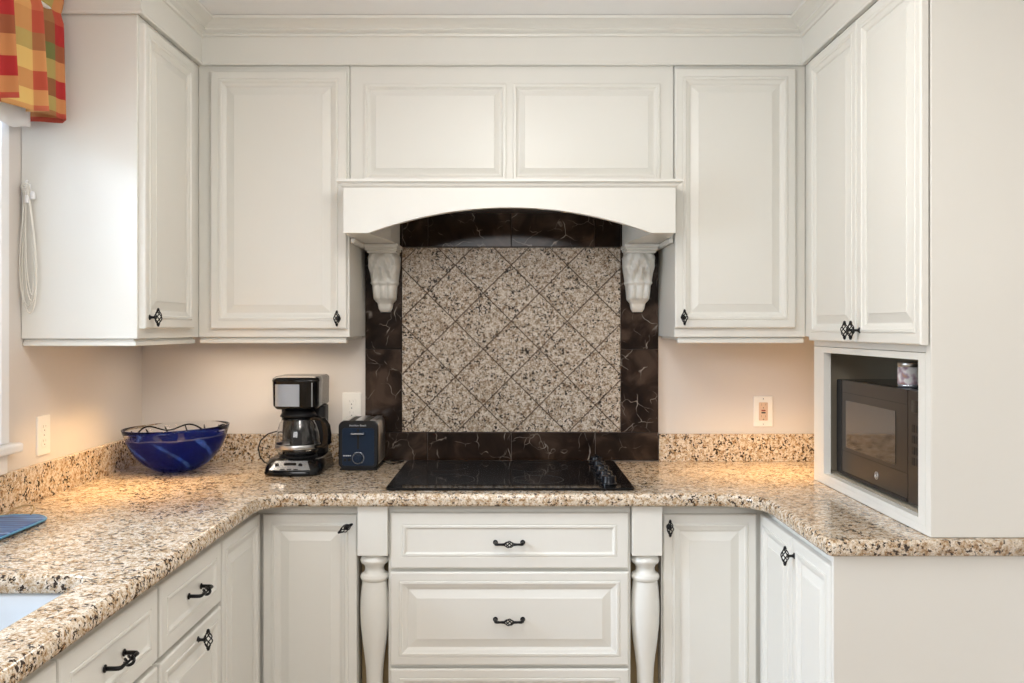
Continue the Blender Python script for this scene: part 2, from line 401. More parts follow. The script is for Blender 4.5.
# left side unit (end panel towards the camera)
t = thing('upper_cabinet', 'cream wall cabinet on the left wall beside the window, blank end panel facing out', 'cabinet', ((WL+XL)/2, 16, UB))
b = MB().box(WL+.05, XL, .05, 32.1, UB, UT); obj('body', b, CR, t, bevel=.06)
b = MB().box(WL+.05, XL-.55, 13.4, 31.6, 53.95, 54.28).box(WL+.05, XL-.30, 13.4, 31.8, 53.5, 54.0); obj('light_rail', b, CR, t, bevel=.08)
dr = obj('door', front(16.4, 31.7, 55.45, 89.4, XL+.02, 'left'), CR, t)
hardware('knob', dr, XL+.72, 30.6, 56.7, 'left')
# back left
t = thing('upper_cabinet', 'cream one-door wall cabinet on the back wall, left of the range hood', 'cabinet', (-31.5, 6.5, UB))
b = MB().box(XL+.05, -21.5, .05, UF, UB, UT); obj('body', b, CR, t, bevel=.06)
light_rail_back(XL+.1, -22.0, UF, t)
dr = obj('door', front(-39.7, -21.78, 55.4, 89.3, UF+.02, 'back'), CR, t)
hardware('knob', dr, -22.85, UF+.75, 56.75, 'back')
# back right
t = thing('upper_cabinet', 'cream one-door wall cabinet on the back wall, right of the range hood', 'cabinet', (30, 6.5, UB))
b = MB().box(21.5, XR-.05, .05, UF, UB, UT); obj('body', b, CR, t, bevel=.06)
light_rail_back(22.0, XR-.1, UF, t)
dr = obj('door', front(21.45, 37.35, 55.5, 89.6, UF+.02, 'back'), CR, t)
hardware('knob', dr, 22.5, UF+.75, 56.9, 'back')
# right tall unit standing on the counter: doors above, microwave niche below
t = thing('tall_cabinet', 'cream cabinet standing on the right counter, two doors above a microwave niche', 'cabinet', (46, 32, 36.05))
zf0, nz0, nz1, nd0, nd1 = 36.05, 37.4, 52.45, 19.9, 45.5
b = MB()
b.box(XR, WR-.05, 16.3, 47.0, 53.2, UT)                 # upper carcass
b.box(XR, WR-.05, .1, 16.25, 54.4, UT)                  # blind corner part
b.box(XR, WR-.05, 47.0, 48.0, zf0, UT)               # end panel
b.box(XR, WR-.05, 16.3, 17.1, zf0, 53.15)               # far side
b.box(XR, WR-.05, 17.1, 47.0, zf0, zf0+.8)
obj('body', b, CR, t, bevel=.04)
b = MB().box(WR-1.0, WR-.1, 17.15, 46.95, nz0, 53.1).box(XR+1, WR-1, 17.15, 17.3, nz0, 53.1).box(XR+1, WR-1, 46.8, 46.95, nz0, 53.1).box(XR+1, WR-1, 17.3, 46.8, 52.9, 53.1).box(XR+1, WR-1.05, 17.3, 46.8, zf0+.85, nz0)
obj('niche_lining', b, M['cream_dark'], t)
b = MB()
b.box(XR-.02, XR+.85, 17.1, nd0, nz0, 53.15).box(XR-.02, XR+.85, nd1, 47.0, nz0, 53.15).box(XR-.02, XR+.85, 17.1, 47.0, zf0+.82, nz0).box(XR-.02, XR+.85, nd0, nd1, nz1, 53.15)
obj('niche_frame', b, CR, t)
d1 = obj('door', front(16.9, 32.45, 53.9, 89.5, XR-.17, 'right'), CR, t)
d2 = obj('door', front(32.65, 47.9, 53.9, 89.5, XR-.17, 'right'), CR, t)
hardware('knob', d1, XR-.9, 31.75, 55.25, 'right')
hardware('knob', d2, XR-.9, 33.5, 55.25, 'right')

# frieze and crown moulding: one profile swept round the tops of the cabinets
prof = [(0, 90.25), (.35, 90.1), (.75, 90.1), (.85, 90.3), (.8, 90.55), (.62, 90.62), (.62, 93.75), (.9, 93.8), (.95, 94.1), (.8, 94.25), (1.15, 94.5), (1.3, 94.62), (1.25, 94.8), (1.7, 95.15), (2.3, 95.45), (2.75, 95.6), (2.8, 95.95), (0, 95.95)]
path = [(WL+.05, 32.15, 0, 1), (XL+.03, 32.15, 1, 1), (XL+.03, UF+.03, 1, 1), (XR-.05, UF+.03, -1, 1), (XR-.05, 48.05, -1, 1), (WR-.05, 48.05, 0, 1)]
b = MB()
b.loft([[(x+sx*o, d+sd*o, z) for o, z in prof] for x, d, sx, sd in path], 0, False)
struct(obj('trim_1', b, CR))

# ------------------------------------------------------------------ range hood
t = thing('range_hood', 'cream wooden range hood with arched mantel over the cooktop', 'range hood', (0, 9, 57.8))
b = MB().box(-21.42, 21.38, .7, UF-.05, 74.15, UT-.05); obj('body', b, CR, t, bevel=.04)
PANEL = [(0, 0), (0, .2), (.1, .3), (.42, .3), (.55, .16), (.72, .08), (.78, -.0), (.9, .0), (1.55, .17), (1.58, .22)]
for a, c in ((-19.6, -.75), (.1, 19.6)):
    obj('raised_panel', front(a, c, 75.0, 87.8, UF-.06, 'back', PANEL), CR, t)
mx0, mx1, md, mz0, mz1 = -21.2, 20.55, 19.0, 67.43, 73.2
ac, ah, ar = -.25, 17.8, 3.22
poly = [(mx0, mz1), (mx0, mz0)]
for i in range(33):
    u = -1+2*i/32; poly.append((ac+ah*u, mz0+ar*(1-u*u)))
poly += [(mx1, mz0), (mx1, mz1)]
b = MB().prism(poly, md-1.0, md, 'd'); obj('mantel_board', b, CR, t, bevel=.03)
b = MB().box(mx0-.75, mx1+.75, 13.9, md+.9, 73.75, 74.12)
b.loft([[(mx0-o, 13.95, z), (mx0-o, md+o, z), (mx1+o, md+o, z), (mx1+o, 13.95, z)] for o, z in ((.02, 73.12), (.12, 73.2), (.3, 73.32), (.42, 73.55), (.6, 73.68), (.6, 73.75))], 0, False)
obj('mantel_shelf', b, CR, t, bevel=.04)
b = MB().prism([(-21.4, .7), (-16.4, .7), (-16.6, 9), (-18.1, md-1.0), (mx0, md-1.0), (mx0, 13.0), (-21.4, 13.0)], mz0, 73.1, 'z'); obj('soffit_box', b, CR, t, bevel=.03)
b = MB().prism([(21.38, .7), (16.1, .7), (16.3, 9), (17.6, md-1.0), (mx1, md-1.0), (mx1, 13.0), (21.38, 13.0)], mz0, 73.1, 'z'); obj('soffit_box', b, CR, t, bevel=.03)
for x in (-21.35, 20.75):
    b = MB().box(x, x+.6, .7, 13.3, 66.7, mz0-.02); obj('soffit_moulding', b, CR, t, bevel=.2)
b = MB().box(-16.3, 16.0, .75, md-1.05, 72.3, 72.9); obj('hood_liner', b, M['chrome'], t, bevel=.05)
def corbel(cx):
    b = MB()
    # cap plates
    for (w, d, z0, z1) in ((2.42, 5.75, 66.85, 67.38), (2.25, 5.5, 66.5, 66.85), (2.05, 5.2, 66.1, 66.5)):
        b.loft([[(cx-w+o, .75, z), (cx-w+o, d-o, z), (cx+w-o, d-o, z), (cx+w-o, .75, z)] for o, z in ((.12, z0), (0, z0+.12), (0, z1-.08), (.06, z1))], 0, False)
    nz, nu = 54, 30
    keysW = [(66.1, 2.02), (65.6, 2.2), (64.2, 2.15), (62.6, 1.92), (62.2, 1.88), (62.0, 1.98), (61.6, 1.75), (60.2, 1.62), (59.7, 1.6), (59.4, 1.42), (59.1, 1.1), (58.3, .98), (57.8, .7)]
    keysD = [(66.1, 5.0), (65.4, 5.25), (64.0, 4.9), (62.6, 3.9), (62.2, 3.85), (62.0, 4.05), (61.6, 3.4), (60.6, 3.3), (59.8, 3.1), (59.3, 2.6), (59.0, 2.2), (58.3, 1.9), (57.8, 1.4)]
    def lerp(keys, z):
        for (za, a), (zb, c) in zip(keys, keys[1:]):
            if za >= z >= zb: return a+(c-a)*(za-z)/(za-zb)
        return keys[-1][1]
    loops = []
    for k in range(nz+1):
        z = 66.1-(66.1-57.8)*k/nz; w = lerp(keysW, z); d = lerp(keysD, z); l = [(cx-w, .75, z)]
        for j in range(nu+1):
            u = -1+2*j/nu
            ex = 5.
            dd = .75+(d-.75)*(1-abs(u)**ex)**(1/ex)
            x = cx+w*u
            if z > 62.1:      # acanthus leaf: mid rib, curling side lobes
                v = (z-62.1)/4
                rel = .42*math.exp(-(u/.12)**2)+.36*math.sin(10*abs(u)+7.5*v)*(1-abs(u)**4)+.16*math.sin(24*abs(u)-16*v)*math.sin(PI*min(1, v))
                dd += rel*math.sin(PI*min(1, max(0, v*1.02)))**.5*1.15
            elif z > 59.45:   # three smooth gadroon lobes
                dd += .55*abs(math.cos(1.5*PI*u))**.5*math.sin(PI*(z-59.45)/2.6)**.5-.1
            l.append((x, max(.76, dd), z))
        l.append((cx+w, .75, z)); loops.append(l)
    b.loft(loops, 0, True)
    return b
obj('corbel', corbel(-18.45), CR, t, label='carved corbel at the left end of the hood')
obj('corbel', corbel(18.3), CR, t, label='carved corbel at the right end of the hood')

# ------------------------------------------------------------------ tiled splash behind the cooktop
t = thing('tile_backsplash', 'diagonal granite tile panel with dark marble border on the wall behind the cooktop', 'backsplash', (0, .3, 36.1))
gx0, gx1, gz0, gz1 = -16.1, 15.9, 40.25, 67.3
b = MB().box(gx0, gx1, .05, .42, gz0, gz1); obj('granite_grout', b, M['grout'], t)
def clip(poly, x0, x1, z0, z1):
    for ax, lim, sg in ((0, x0, 1), (0, x1, -1), (1, z0, 1), (1, z1, -1)):
        out = []
        for i in range(len(poly)):
            p, q = poly[i-1], poly[i]
            fp, fq = sg*(p[ax]-lim), sg*(q[ax]-lim)
            if (fp >= 0) != (fq >= 0):
                k = fp/(fp-fq); out.append((p[0]+(q[0]-p[0])*k, p[1]+(q[1]-p[1])*k))
            if fq >= 0: out.append(q)
        poly = out
        if len(poly) < 3: return None
    return poly
b = MB(); g = 8.2/2; gap = .13; cx, cz = -.1, 56.5
for i in range(-6, 7):
    for j in range(-6, 7):
        if (i+j) % 2 == 0: continue
        x, z = cx+i*g, cz+j*g; r = g-gap*.7
        p = clip([(x+r, z), (x, z+r), (x-r, z), (x, z-r)], gx0+.03, gx1-.03, gz0+.03, gz1-.03)
        if p: b.prism(p, .42, .62, 'd')
obj('granite_tiles', b, M['tile'], t, bevel=.03, seg=1)
b = MB().box(-21.5, 21.45, .05, .40, 36.15, 40.2).box(-21.5, gx0-.04, .05, .40, 40.2, 73.5).box(gx1+.04, 21.45, .05, .40, 40.2, 73.5).box(gx0-.04, gx1+.04, .05, .40, 67.35, 73.5)
obj('marble_grout', b, M['marble_grout'], t)
b = MB()
def mt(x0, x1, z0, z1): b.box(x0+.05, x1-.05, .40, .66, z0+.05, z1-.05)
xs = [-21.5, -12.35, -.1, 12.2, 21.45]
for a, c in zip(xs, xs[1:]): mt(a, c, 36.1, 40.2)
for x0, x1 in ((-21.5, gx0), (gx1, 21.45)):
    zs = [40.2, 52.4, 64.6, 73.5]
    for a, c in zip(zs, zs[1:]): mt(x0, x1, a, c)
xs = [gx0, -12.3, -.1, 12.1, gx1]
for a, c in zip(xs, xs[1:]): mt(a, c, 67.35, 73.5)
obj('marble_tiles', b, M['marble'], t, bevel=.03, seg=1)

# ------------------------------------------------------------------ base cabinets
BF = 23.5; BT = 34.42; LX, RX = -30.8, 30.4
def base_body(b, x0, x1, d0, d1, kick=None):
    b.box(x0, x1, d0, d1, 4, BT)
# left run
t = thing('base_cabinet', 'cream corner base cabinet with one narrow tall door, left counter by the back corner', 'cabinet', (-42.5, 19, 0))
b = MB().box(WL+.1, LX, .1, 38.35, 4, BT).box(WL+.1, LX-3, .1, 38.35, .02, 4); obj('body', b, CR, t, bevel=.04)
obj('door', front(24.5, 38.1, 5, 33.4, LX+.02, 'left', RAISED), CR, t)
t = thing('base_cabinet', 'cream left base cabinet with one drawer above a knobbed pull-out door', 'cabinet', (-42.5, 46.5, 0))
b = MB().box(WL+.1, LX, 38.4, 54.7, 4, BT).box(WL+.1, LX-3, 38.4, 54.7, .02, 4); obj('body', b, CR, t, bevel=.04)
dr = obj('drawer', front(38.65, 54.4, 27.3, 33.5, LX+.02, 'left', SMALL), CR, t)
hardware('pull', dr, LX+.68, 46.0, 30.5, 'left')
dr = obj('door', front(38.65, 54.4, 5, 26.8, LX+.02, 'left'), CR, t)
hardware('knob', dr, LX+.76, 45.5, 25.7, 'left')
t = thing('sink_cabinet', 'cream base cabinet below the sink at the bottom left, black pull on its drawer', 'cabinet', (-42.5, 71, 0))
b = MB().box(LX-.8, LX, 54.75, 88, 4, BT).box(WL+.1, LX-.8, 87.2, 88, 4, BT).box(WL+.1, LX-.8, 54.75, 55.5, 4, BT).box(WL+.1, LX-.8, 55.5, 87.2, 4, 4.8).box(WL+.1, LX-3, 54.75, 88, .02, 4); obj('body', b, CR, t, bevel=.04)
dr = obj('drawer', front(55.0, 71.3, 27.3, 33.5, LX+.02, 'left', SMALL), CR, t)
hardware('pull', dr, LX+.68, 63.0, 30.3, 'left')
dr = obj('drawer', front(71.6, 87.8, 27.3, 33.5, LX+.02, 'left', SMALL), CR, t)
hardware('pull', dr, LX+.68, 79.7, 30.6, 'left')
obj('door', front(55.0, 71.3, 5, 26.8, LX+.02, 'left'), CR, t); obj('door', front(71.6, 87.8, 5, 26.8, LX+.02, 'left'), CR, t)
# back run
t = thing('base_cabinet', 'cream base cabinet under the back counter left of the drawers, tilted knob on its door', 'cabinet', (-24.6, 12, 0))
b = MB().box(LX+.05, -18.5, .1, BF, 4, BT).box(LX+.05, -18.5, .1, BF-3, .02, 4); obj('body', b, CR, t, bevel=.04)
dr = obj('door', front(-29.85, -18.55, 5, 33.2, BF+.02, 'back'), CR, t)
hardware('knob', dr, -19.75, BF+.76, 31.75, 'back', math.radians(58))
t = thing('base_cabinet', 'cream base cabinet under the back counter right of the drawers, one door with upright knob', 'cabinet', (24.5, 12, 0))
b = MB().box(17.95, RX-.05, .1, BF, 4, BT).box(17.95, RX-.05, .1, BF-3, .02, 4); obj('body', b, CR, t, bevel=.04)
dr = obj('door', front(18.1, 29.3, 5, 33.2, BF+.02, 'back'), CR, t)
hardware('knob', dr, 18.75, BF+.76, 31.75, 'back')
t = thing('drawer_cabinet', 'cream cabinet of three wide drawers between turned posts below the cooktop', 'cabinet', (-.3, 12, 0))
b = MB().box(-14.75, 14.15, .1, 24.4, 4, BT).box(-14.75, 14.15, .1, 21, .02, 4); obj('body', b, CR, t, bevel=.04)
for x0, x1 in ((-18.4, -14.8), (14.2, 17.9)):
    b = MB().box(x0, x1, .1, 21.6, .05, BT); obj('recess_panel', b, M['mid_brown'], t, label='brown panel behind the turned post')
for z0, z1, pf, pz in ((26.95, 33.55, SMALL, 30.05), (15.45, 26.55, RAISED, 20.95), (4.6, 15.05, RAISED, 9.8)):
    dr = obj('drawer', front(-14.45, 13.85, z0, z1, 24.42, 'back', pf), CR, t)
    hardware('pull', dr, -.35, 24.42+(.58 if pf is SMALL else .7), pz, 'back')
pp = [(1.2, 28.55), (1.4, 28.45), (1.42, 28.35), (1.3, 28.25), (1.6, 28.05), (1.72, 27.75), (1.6, 27.42), (1.25, 27.15), (1.12, 26.8), (1.14, 26.5), (1.3, 26.2), (1.62, 26.05), (1.72, 25.75), (1.62, 25.42), (1.45, 25.3), (1.5, 25.0), (1.62, 23.9), (1.7, 22.6), (1.72, 21.6), (1.66, 20.0), (1.48, 18.2), (1.22, 16.3), (1.05, 14.8), (.98, 13.4), (.95, 10), (1.0, 9.0), (1.35, 8.7), (1.35, 8.2), (1.0, 7.9), (1.3, 7.4), (1.5, 6.9), (1.3, 6.3), (1.2, 6.0)]
for cx in (-16.5, 16.0):
    b = MB().box(cx-1.78, cx+1.78, 22.0, 25.5, 28.55, BT).box(cx-1.78, cx+1.78, 22.0, 25.5, .05, 6.0)
    b.lathe(pp, (cx, 23.75, 0), 40)
    obj('turned_post', b, CR, t, bevel=.05)
# right run
t = thing('base_cabinet', 'cream base cabinet under the right counter, two side doors and blank end panel', 'cabinet', (42, 24, 0))
b = MB().box(RX, WR-.05, .1, 47.75, 4, BT).box(29.72, WR-.05, 47.78, 48.3, 4, BT).box(RX+3, WR-.05, .1, 48.0, .02, 4); obj('body', b, CR, t, bevel=.04)
d1 = obj('door', front(24.35, 36.25, 5, 33.3, RX-.02, 'right'), CR, t)
d2 = obj('door', front(36.5, 47.62, 5, 33.3, RX-.02, 'right'), CR, t)
hardware('knob', d2, RX-.78, 37.3, 31.6, 'right')

# ------------------------------------------------------------------ worktop
def round_poly(pts, n=8):
    out = []; L = len(pts)
    for i in range(L):
        x, y, r = pts[i]; p = Vector((x, y))
        if r <= 0: out.append((x, y)); continue
        a = (Vector(pts[i-1][:2])-p).normalized(); c = (Vector(pts[(i+1) % L][:2])-p).normalized()
        th = a.angle(c); tl = r/math.tan(th/2); p0 = p+a*tl; p1 = p+c*tl
        cc = p+(a+c).normalized()*(r/math.sin(th/2))
        a0 = math.atan2(p0.y-cc.y, p0.x-cc.x); a1 = math.atan2(p1.y-cc.y, p1.x-cc.x)
        da = (a1-a0+PI) % (2*PI)-PI
        for k in range(n+1):
            q = a0+da*k/n; out.append((cc.x+r*math.cos(q), cc.y+r*math.sin(q)))
    return out
def offset(poly, o):
    # inward offset of a counter-clockwise polygon
    L = len(poly); res = []
    for i in range(L):
        p0, p1, p2 = Vector(poly[i-1]), Vector(poly[i]), Vector(poly[(i+1) % L])
        e0 = (p1-p0).normalized(); e1 = (p2-p1).normalized()
        n0 = Vector((-e0.y, e0.x)); n1 = Vector((-e1.y, e1.x))
        nn = (n0+n1); nn = nn/max(.3, 1+n0.dot(n1))
        res.append((p1.x+nn.x*o, p1.y+nn.y*o))
    return res
CL, CB, CRX = -29.0, 26.3, 28.95
outer = round_poly([(WL+.05, .05, 0), (WR-.05, .05, 0), (WR-.05, 49.0, 0), (CRX, 49.0, .7), (CRX, CB, 4.6), (CL, CB, 3.6), (CL, 90, 0), (WL+.05, 90, 0)])
hole = round_poly([(-50.5, 60.3, 1.6), (-33.2, 60.3, 1.6), (-33.2, 85.5, 2.2), (-50.5, 85.5, 2.2)])
edge = [(.30, 34.5), (.10, 34.6), (0, 34.85), (0, 35.45), (.10, 35.78), (.28, 35.95), (.5, 36.0)]
def slab():
    b = MB()
    lo = [[(x, d, z) for x, d in offset(outer, o)] for o, z in edge]
    b.loft(lo, 0, True, False, False)
    lh = [[(x, d, z) for x, d in offset(hole, -o*.6)] for o, z in edge]
    b.loft(lh, 0, True, False, False)
    n, m = len(outer), len(hole); tot = len(edge)
    bm = bmesh.new()
    def cap(k):
        A = [bm.verts.new(p) for p in lo[k]]; B = [bm.verts.new(p) for p in lh[k]]
        es = [bm.edges.new((A[i], A[(i+1) % n])) for i in range(n)]+[bm.edges.new((B[i], B[(i+1) % m])) for i in range(m)]
        r = bmesh.ops.triangle_fill(bm, edges=es, use_beauty=True, use_dissolve=False)
        bm.verts.index_update(); return [f for f in r['geom'] if isinstance(f, bmesh.types.BMFace)]
    for k in (0, tot-1):
        fs = cap(k); vi = {}; vv = []; ff = []
        for f in fs:
            q = []
            for v in f.verts:
                if v not in vi: vi[v] = len(vv); vv.append(tuple(v.co))
                q.append(vi[v])
            ff.append(q)
        b.add(vv, ff, 0, False)
    bm.free(); return b
t = thing('countertop', 'golden speckled granite countertop running round three walls', 'countertop', (0, 13, 34.5))
o = obj('worktop', slab(), M['counter'], t, recalc=False)
bm = bmesh.new(); bm.from_mesh(o.data); bmesh.ops.remove_doubles(bm, verts=bm.verts, dist=1e-5); bmesh.ops.recalc_face_normals(bm, faces=bm.faces); bm.to_mesh(o.data); bm.free()
b = MB().box(WL+.05, WL+.8, .05, 90, 36.0, 40.0); obj('splash_strip', b, M['counter'], t, bevel=.06, label='granite upstand along the left wall')
b = MB().box(WL+.85, -21.55, .05, .8, 36.0, 40.0); obj('splash_strip', b, M['counter'], t, bevel=.06, label='granite upstand left of the cooktop')
b = MB().box(21.5, WR-.05, .05, .8, 36.0, 40.0); obj('splash_strip', b, M['counter'], t, bevel=.06, label='granite upstand right of the cooktop')
# sink
b = MB()
sl = lambda g, z: [(x, d, z) for x, d in offset(hole, g)]
b.loft([sl(-1.2, 34.40), sl(.25-.6, 34.40), sl(-.2, 34.2), sl(-.1, 33), sl(.3, 28.2), sl(.9, 27.0), sl(2.0, 26.5), sl(2.0, 26.2), sl(.4, 26.6), sl(-.6, 28), sl(-1.2, 34.1)], 0, True, False, False)
n = len(hole)
b.add(sl(2.0, 26.5), [list(range(n))]); b.add(sl(2.0, 26.2), [list(range(n))])
tag(obj('sink', b, M['porcelain']), 'white undermount sink set into the left counter', 'sink')

# ------------------------------------------------------------------ cooktop
t = thing('cooktop', 'black glass electric cooktop set in the back counter', 'cooktop', (-.2, 13, 36.02))
b = MB().loft([[(x, d, z) for x, d in rrect(-15.2+o, 14.75-o, 2.0+o, 24.2-o, .6)] for o, z in ((.12, 36.02), (0, 36.1), (0, 36.28), (.08, 36.34))], 0, False)
obj('glass_top', b, M['glass_black'], t)
for k, (cx, cd, r) in enumerate(((-9.3, 8.0, 3.2), (-8.8, 18.2, 4.1), (3.6, 8.0, 4.1), (3.3, 18.2, 3.2))):
    b = MB().lathe([(r-.06, 0), (r-.06, .008), (r+.06, .008), (r+.06, 0)], (cx, cd, 36.342), 48, cap0=False, cap1=False)
    obj('burner_ring', b, M['ring'], t)
for cd in (5.2, 9.3, 13.4, 17.5, 21.4):
    b = MB().lathe([(1.05, 0), (1.05, .12), (.9, .2), (.86, .95), (.78, 1.05), (.2, 1.08)], (11.9, cd, 36.35), 28)
    b.box(11.75, 12.05, cd-.8, cd+.8, 37.4, 37.62)
    o = obj('control_knob', b, M['blueknob'], t, bevel=.04)

# ------------------------------------------------------------------ small things
# art glass bowl
c = (-45.45, 9.7, 36.03)
outp = [(.02, 0), (2.2, 0), (2.6, .1), (3.5, .55), (4.4, 1.2), (5.2, 2.05), (5.85, 3.0), (6.4, 4.2), (6.8, 5.4), (6.95, 6.0)]
inp = [(6.86, 6.02), (6.68, 5.4), (6.27, 4.2), (5.7, 3.05), (5.0, 2.2), (4.2, 1.4), (3.3, .8), (2.3, .45), (.02, .38)]
b = MB().lathe(outp+inp, c, 64)
t = thing('glass_bowl', 'blue art glass bowl with clear rim in the back left counter corner', 'bowl', c)
o = obj('bowl', b, M['bowl'], t); o.rotation_euler = (0, math.radians(-2.2), 0); o.location.z += .09*I
pts = []
for i in range(82):
    a = PI*.92+1.16*PI*i/81; z = 5.2+.42*math.sin(7*a+.6)+.2*math.sin(3*a+2)
    r = 6.80-(5.85-z)*.37
    pts.append((c[0]+(r-.02)*math.cos(a), c[1]+(r-.02)*math.sin(a), c[2]+z))
b = MB().tube(pts, .12, 6)
for k in range(8):
    a = PI+PI*(k+.35)/7.6
    b.tube([(c[0]+(6.76-(5.75-z)*.37)*math.cos(a+.02*j), c[1]+(6.76-(5.75-z)*.37)*math.sin(a+.02*j), c[2]+z) for j, z in enumerate((5.5, 5.1, 4.7, 4.3))], [.06, .12, .12, .05], 6)
o = obj('dark_thread', b, M['black'], t, label='black wavy line inside the clear rim'); o.rotation_euler = (0, math.radians(-2.2), 0); o.location.z += .09*I

# coffee maker
mx = -29.0
t = thing('coffee_maker', 'black drip coffee maker with silver panel on the back counter', 'coffee maker', (mx, 9.5, 36.02))
def dshape(x0, x1, d0, d1, r, n=10, bulge=1.0):
    # square at the back, bowed at the front
    pts = [(x1-.4, d0), (x0+.4, d0), (x0, d0+.4)]
    w = (x1-x0)/2; cx = (x0+x1)/2
    for k in range(n+1):
        a = PI-PI*k/n; pts.append((cx+w*math.copysign(abs(math.cos(a))**.55, math.cos(a)), d1-bulge+bulge*math.sin(a)**.8))
    pts.append((x1, d0+.4)); return pts[::-1]
b = MB()
sh = lambda x0, x1, d0, d1, bu, z: [(x, d, z) for x, d in dshape(x0, x1, d0, d1, 0, bulge=bu)]
b.loft([sh(mx-3.85, mx+3.65, 4.4, 14.2, 2.4, 36.02), sh(mx-3.95, mx+3.72, 4.3, 14.35, 2.4, 36.2), sh(mx-3.85, mx+3.65, 4.4, 14.2, 2.4, 37.0), sh(mx-3.55, mx+3.4, 4.5, 12.9, 2.3, 38.0), sh(mx-3.1, mx+3.0, 4.6, 12.5, 2.2, 38.15)], 0, True)
obj('base', b, M['black'], t, bevel=.08, ang=50)
b = MB().loft([sh(mx-3.0, mx+3.0, 4.4, 7.7, .5, 38.1), sh(mx-3.0, mx+3.0, 4.4, 7.7, .5, 44.7)], 0, True)
obj('tower', b, M['black_matte'], t, bevel=.1, ang=50)
b = MB().loft([sh(mx-2.7, mx+2.7, 4.4, 12.0, 1.2, 44.6), sh(mx-3.05, mx+3.05, 4.3, 12.4, 1.2, 45.1), sh(mx-3.1, mx+3.08, 4.3, 12.5, 1.2, 48.3), sh(mx-3.15, mx+3.1, 4.25, 12.55, 1.2, 48.4), sh(mx-3.1, mx+3.05, 4.3, 12.4, 1.2, 48.75), sh(mx-2.8, mx+2.8, 4.6, 12.0, 1.2, 49.0)], 0, True)
obj('brew_head', b, M['black'], t, bevel=.06, ang=50)
b = MB().lathe([(2.5, 0), (2.3, .35), (1.9, .9), (1.7, .95)], (mx, 9.8, 43.55), 32); obj('filter_basket', b, M['black_matte'], t)
def bowed(x0, x1, z0, z1, dfun, th, n=8):
    b = MB(); L0 = []; L1 = []
    lo = []
    for k in range(n+1):
        x = x0+(x1-x0)*k/n; d = dfun(x)
        lo.append([(x, d-.05, z0), (x, d+th, z0), (x, d+th, z1), (x, d-.05, z1)])
    return b.loft(lo, 0, False)
def bow_at(u, bulge):   # how far the bowed front lies behind its foremost point, u = -1..1 across
    c_ = min(1, abs(u))**(1/.55); return bulge*(1-(1-c_*c_)**.4)
hf = lambda x: 12.5-bow_at((x-mx)/3.1, 1.2)
b = bowed(mx-2.55, mx+.72, 45.05, 48.0, lambda x: hf(x)-.02, .06); obj('silver_panel', b, M['silver'], t)
b = bowed(mx+2.3, mx+2.42, 45.0, 48.2, lambda x: hf(x)-.02, .05, 1); obj('highlight_strip', b, M['chrome'], t)  # chrome sliver stands in for a vertical highlight on the head
# control panel on the sloping front of the base
def slope(x, v):  # v 0 bottom .. 1 top on the base front
    u = (x-mx+.1)/3.75; bow = bow_at(u, 2.4)
    return (14.2-bow)*(1-v)+(12.95-bow)*v+.06, 37.0*(1-v)+38.0*v
b = MB()
for r0, r1, w0, w1 in ((-.12, .92, 2.7, 2.1),):
    lo = []
    for k in range(11):
        f = -1+2*k/10
        p = []
        for v, w in ((r0, w0), (r1, w1)):
            d, z = slope(mx-.2+f*w, v); p += [(mx-.2+f*w, d, z)]
        q = [(x, d-.1, z) for x, d, z in p[::-1]]
        lo.append(p+q)
    b.loft(lo, 0, False)
cp = obj('control_panel', b, M['silver'], t)
b = MB()
d, z = slope(mx-.2, .5)
b.box(mx-1.0, mx+.6, d-.05, d+.10, 37.35, 37.75)
obj('display', b, M['black'], cp, bevel=.03)
for k, dx in enumerate((-1.75, 1.35)):
    d, z = slope(mx-.2+dx, .45); b = MB().lathe([(.27, -.02), (.27, .1), (.2, .14)], (mx-.2+dx, d, z), 16, axis='d'); obj('button', b, M['black'], cp)
for dx in (-.85, 0, .85):
    d, z = slope(mx-.2+dx, 0); b = MB().box(mx-.5+dx, mx+.1+dx, d-.02, d+.08, 36.85, 37.05); obj('button', b, M['black'], cp, bevel=.03)
b = MB().lathe([(2.55, 0), (2.55, .12), (2.4, .16)], (mx, 9.9, 38.16), 36); obj('warming_plate', b, M['black_matte'], t)
b = MB().tube([(mx-2.9, 5.6, 40.7), (mx-4.2, 5.0, 40.9), (mx-5.6, 4.4, 40.5), (mx-6.8, 4.0, 39.5), (mx-7.2, 3.9, 38.4), (mx-6.9, 4.1, 37.2), (mx-6.2, 4.3, 36.4), (mx-5.2, 4.6, 36.13), (mx-3.7, 5.0, 36.13)], .1, 8); obj('power_cord', b, M['black_matte'], t)
# carafe
cz = 38.34; cc = (mx-.05, 10.1, cz)
t = thing('coffee_carafe', 'clear glass coffee carafe with black handle standing in the coffee maker', 'carafe', cc)
op = [(.02, 0), (2.3, 0), (2.6, .2), (2.9, 1.0), (2.96, 1.9), (2.8, 3.1), (2.45, 4.2), (2.15, 4.8), (2.1, 5.0)]
b = MB().lathe(op+[(r-.09, h) for r, h in op[::-1][:-1]]+[(.02, .1)], cc, 48); obj('glass_body', b, M['clear'], t)
b = MB().lathe([(2.97, 1.0), (3.0, 1.05), (3.02, 1.5), (2.98, 1.55)], cc, 48, cap0=False, cap1=False); obj('metal_band', b, M['chrome'], t)
b = MB().lathe([(2.05, 4.72), (2.1, 4.8), (2.1, 5.0), (1.9, 5.1), (.4, 5.12)], cc, 36); obj('lid', b, M['black'], t)
a = math.radians(24); ux, ud = math.cos(a), math.sin(a)
hp = [(1.9, 4.85), (3.0, 5.1), (4.1, 4.95), (4.65, 4.1), (4.85, 2.9), (4.75, 1.9), (4.2, 1.35), (3.0, 1.3)]
b = MB(); lo = []
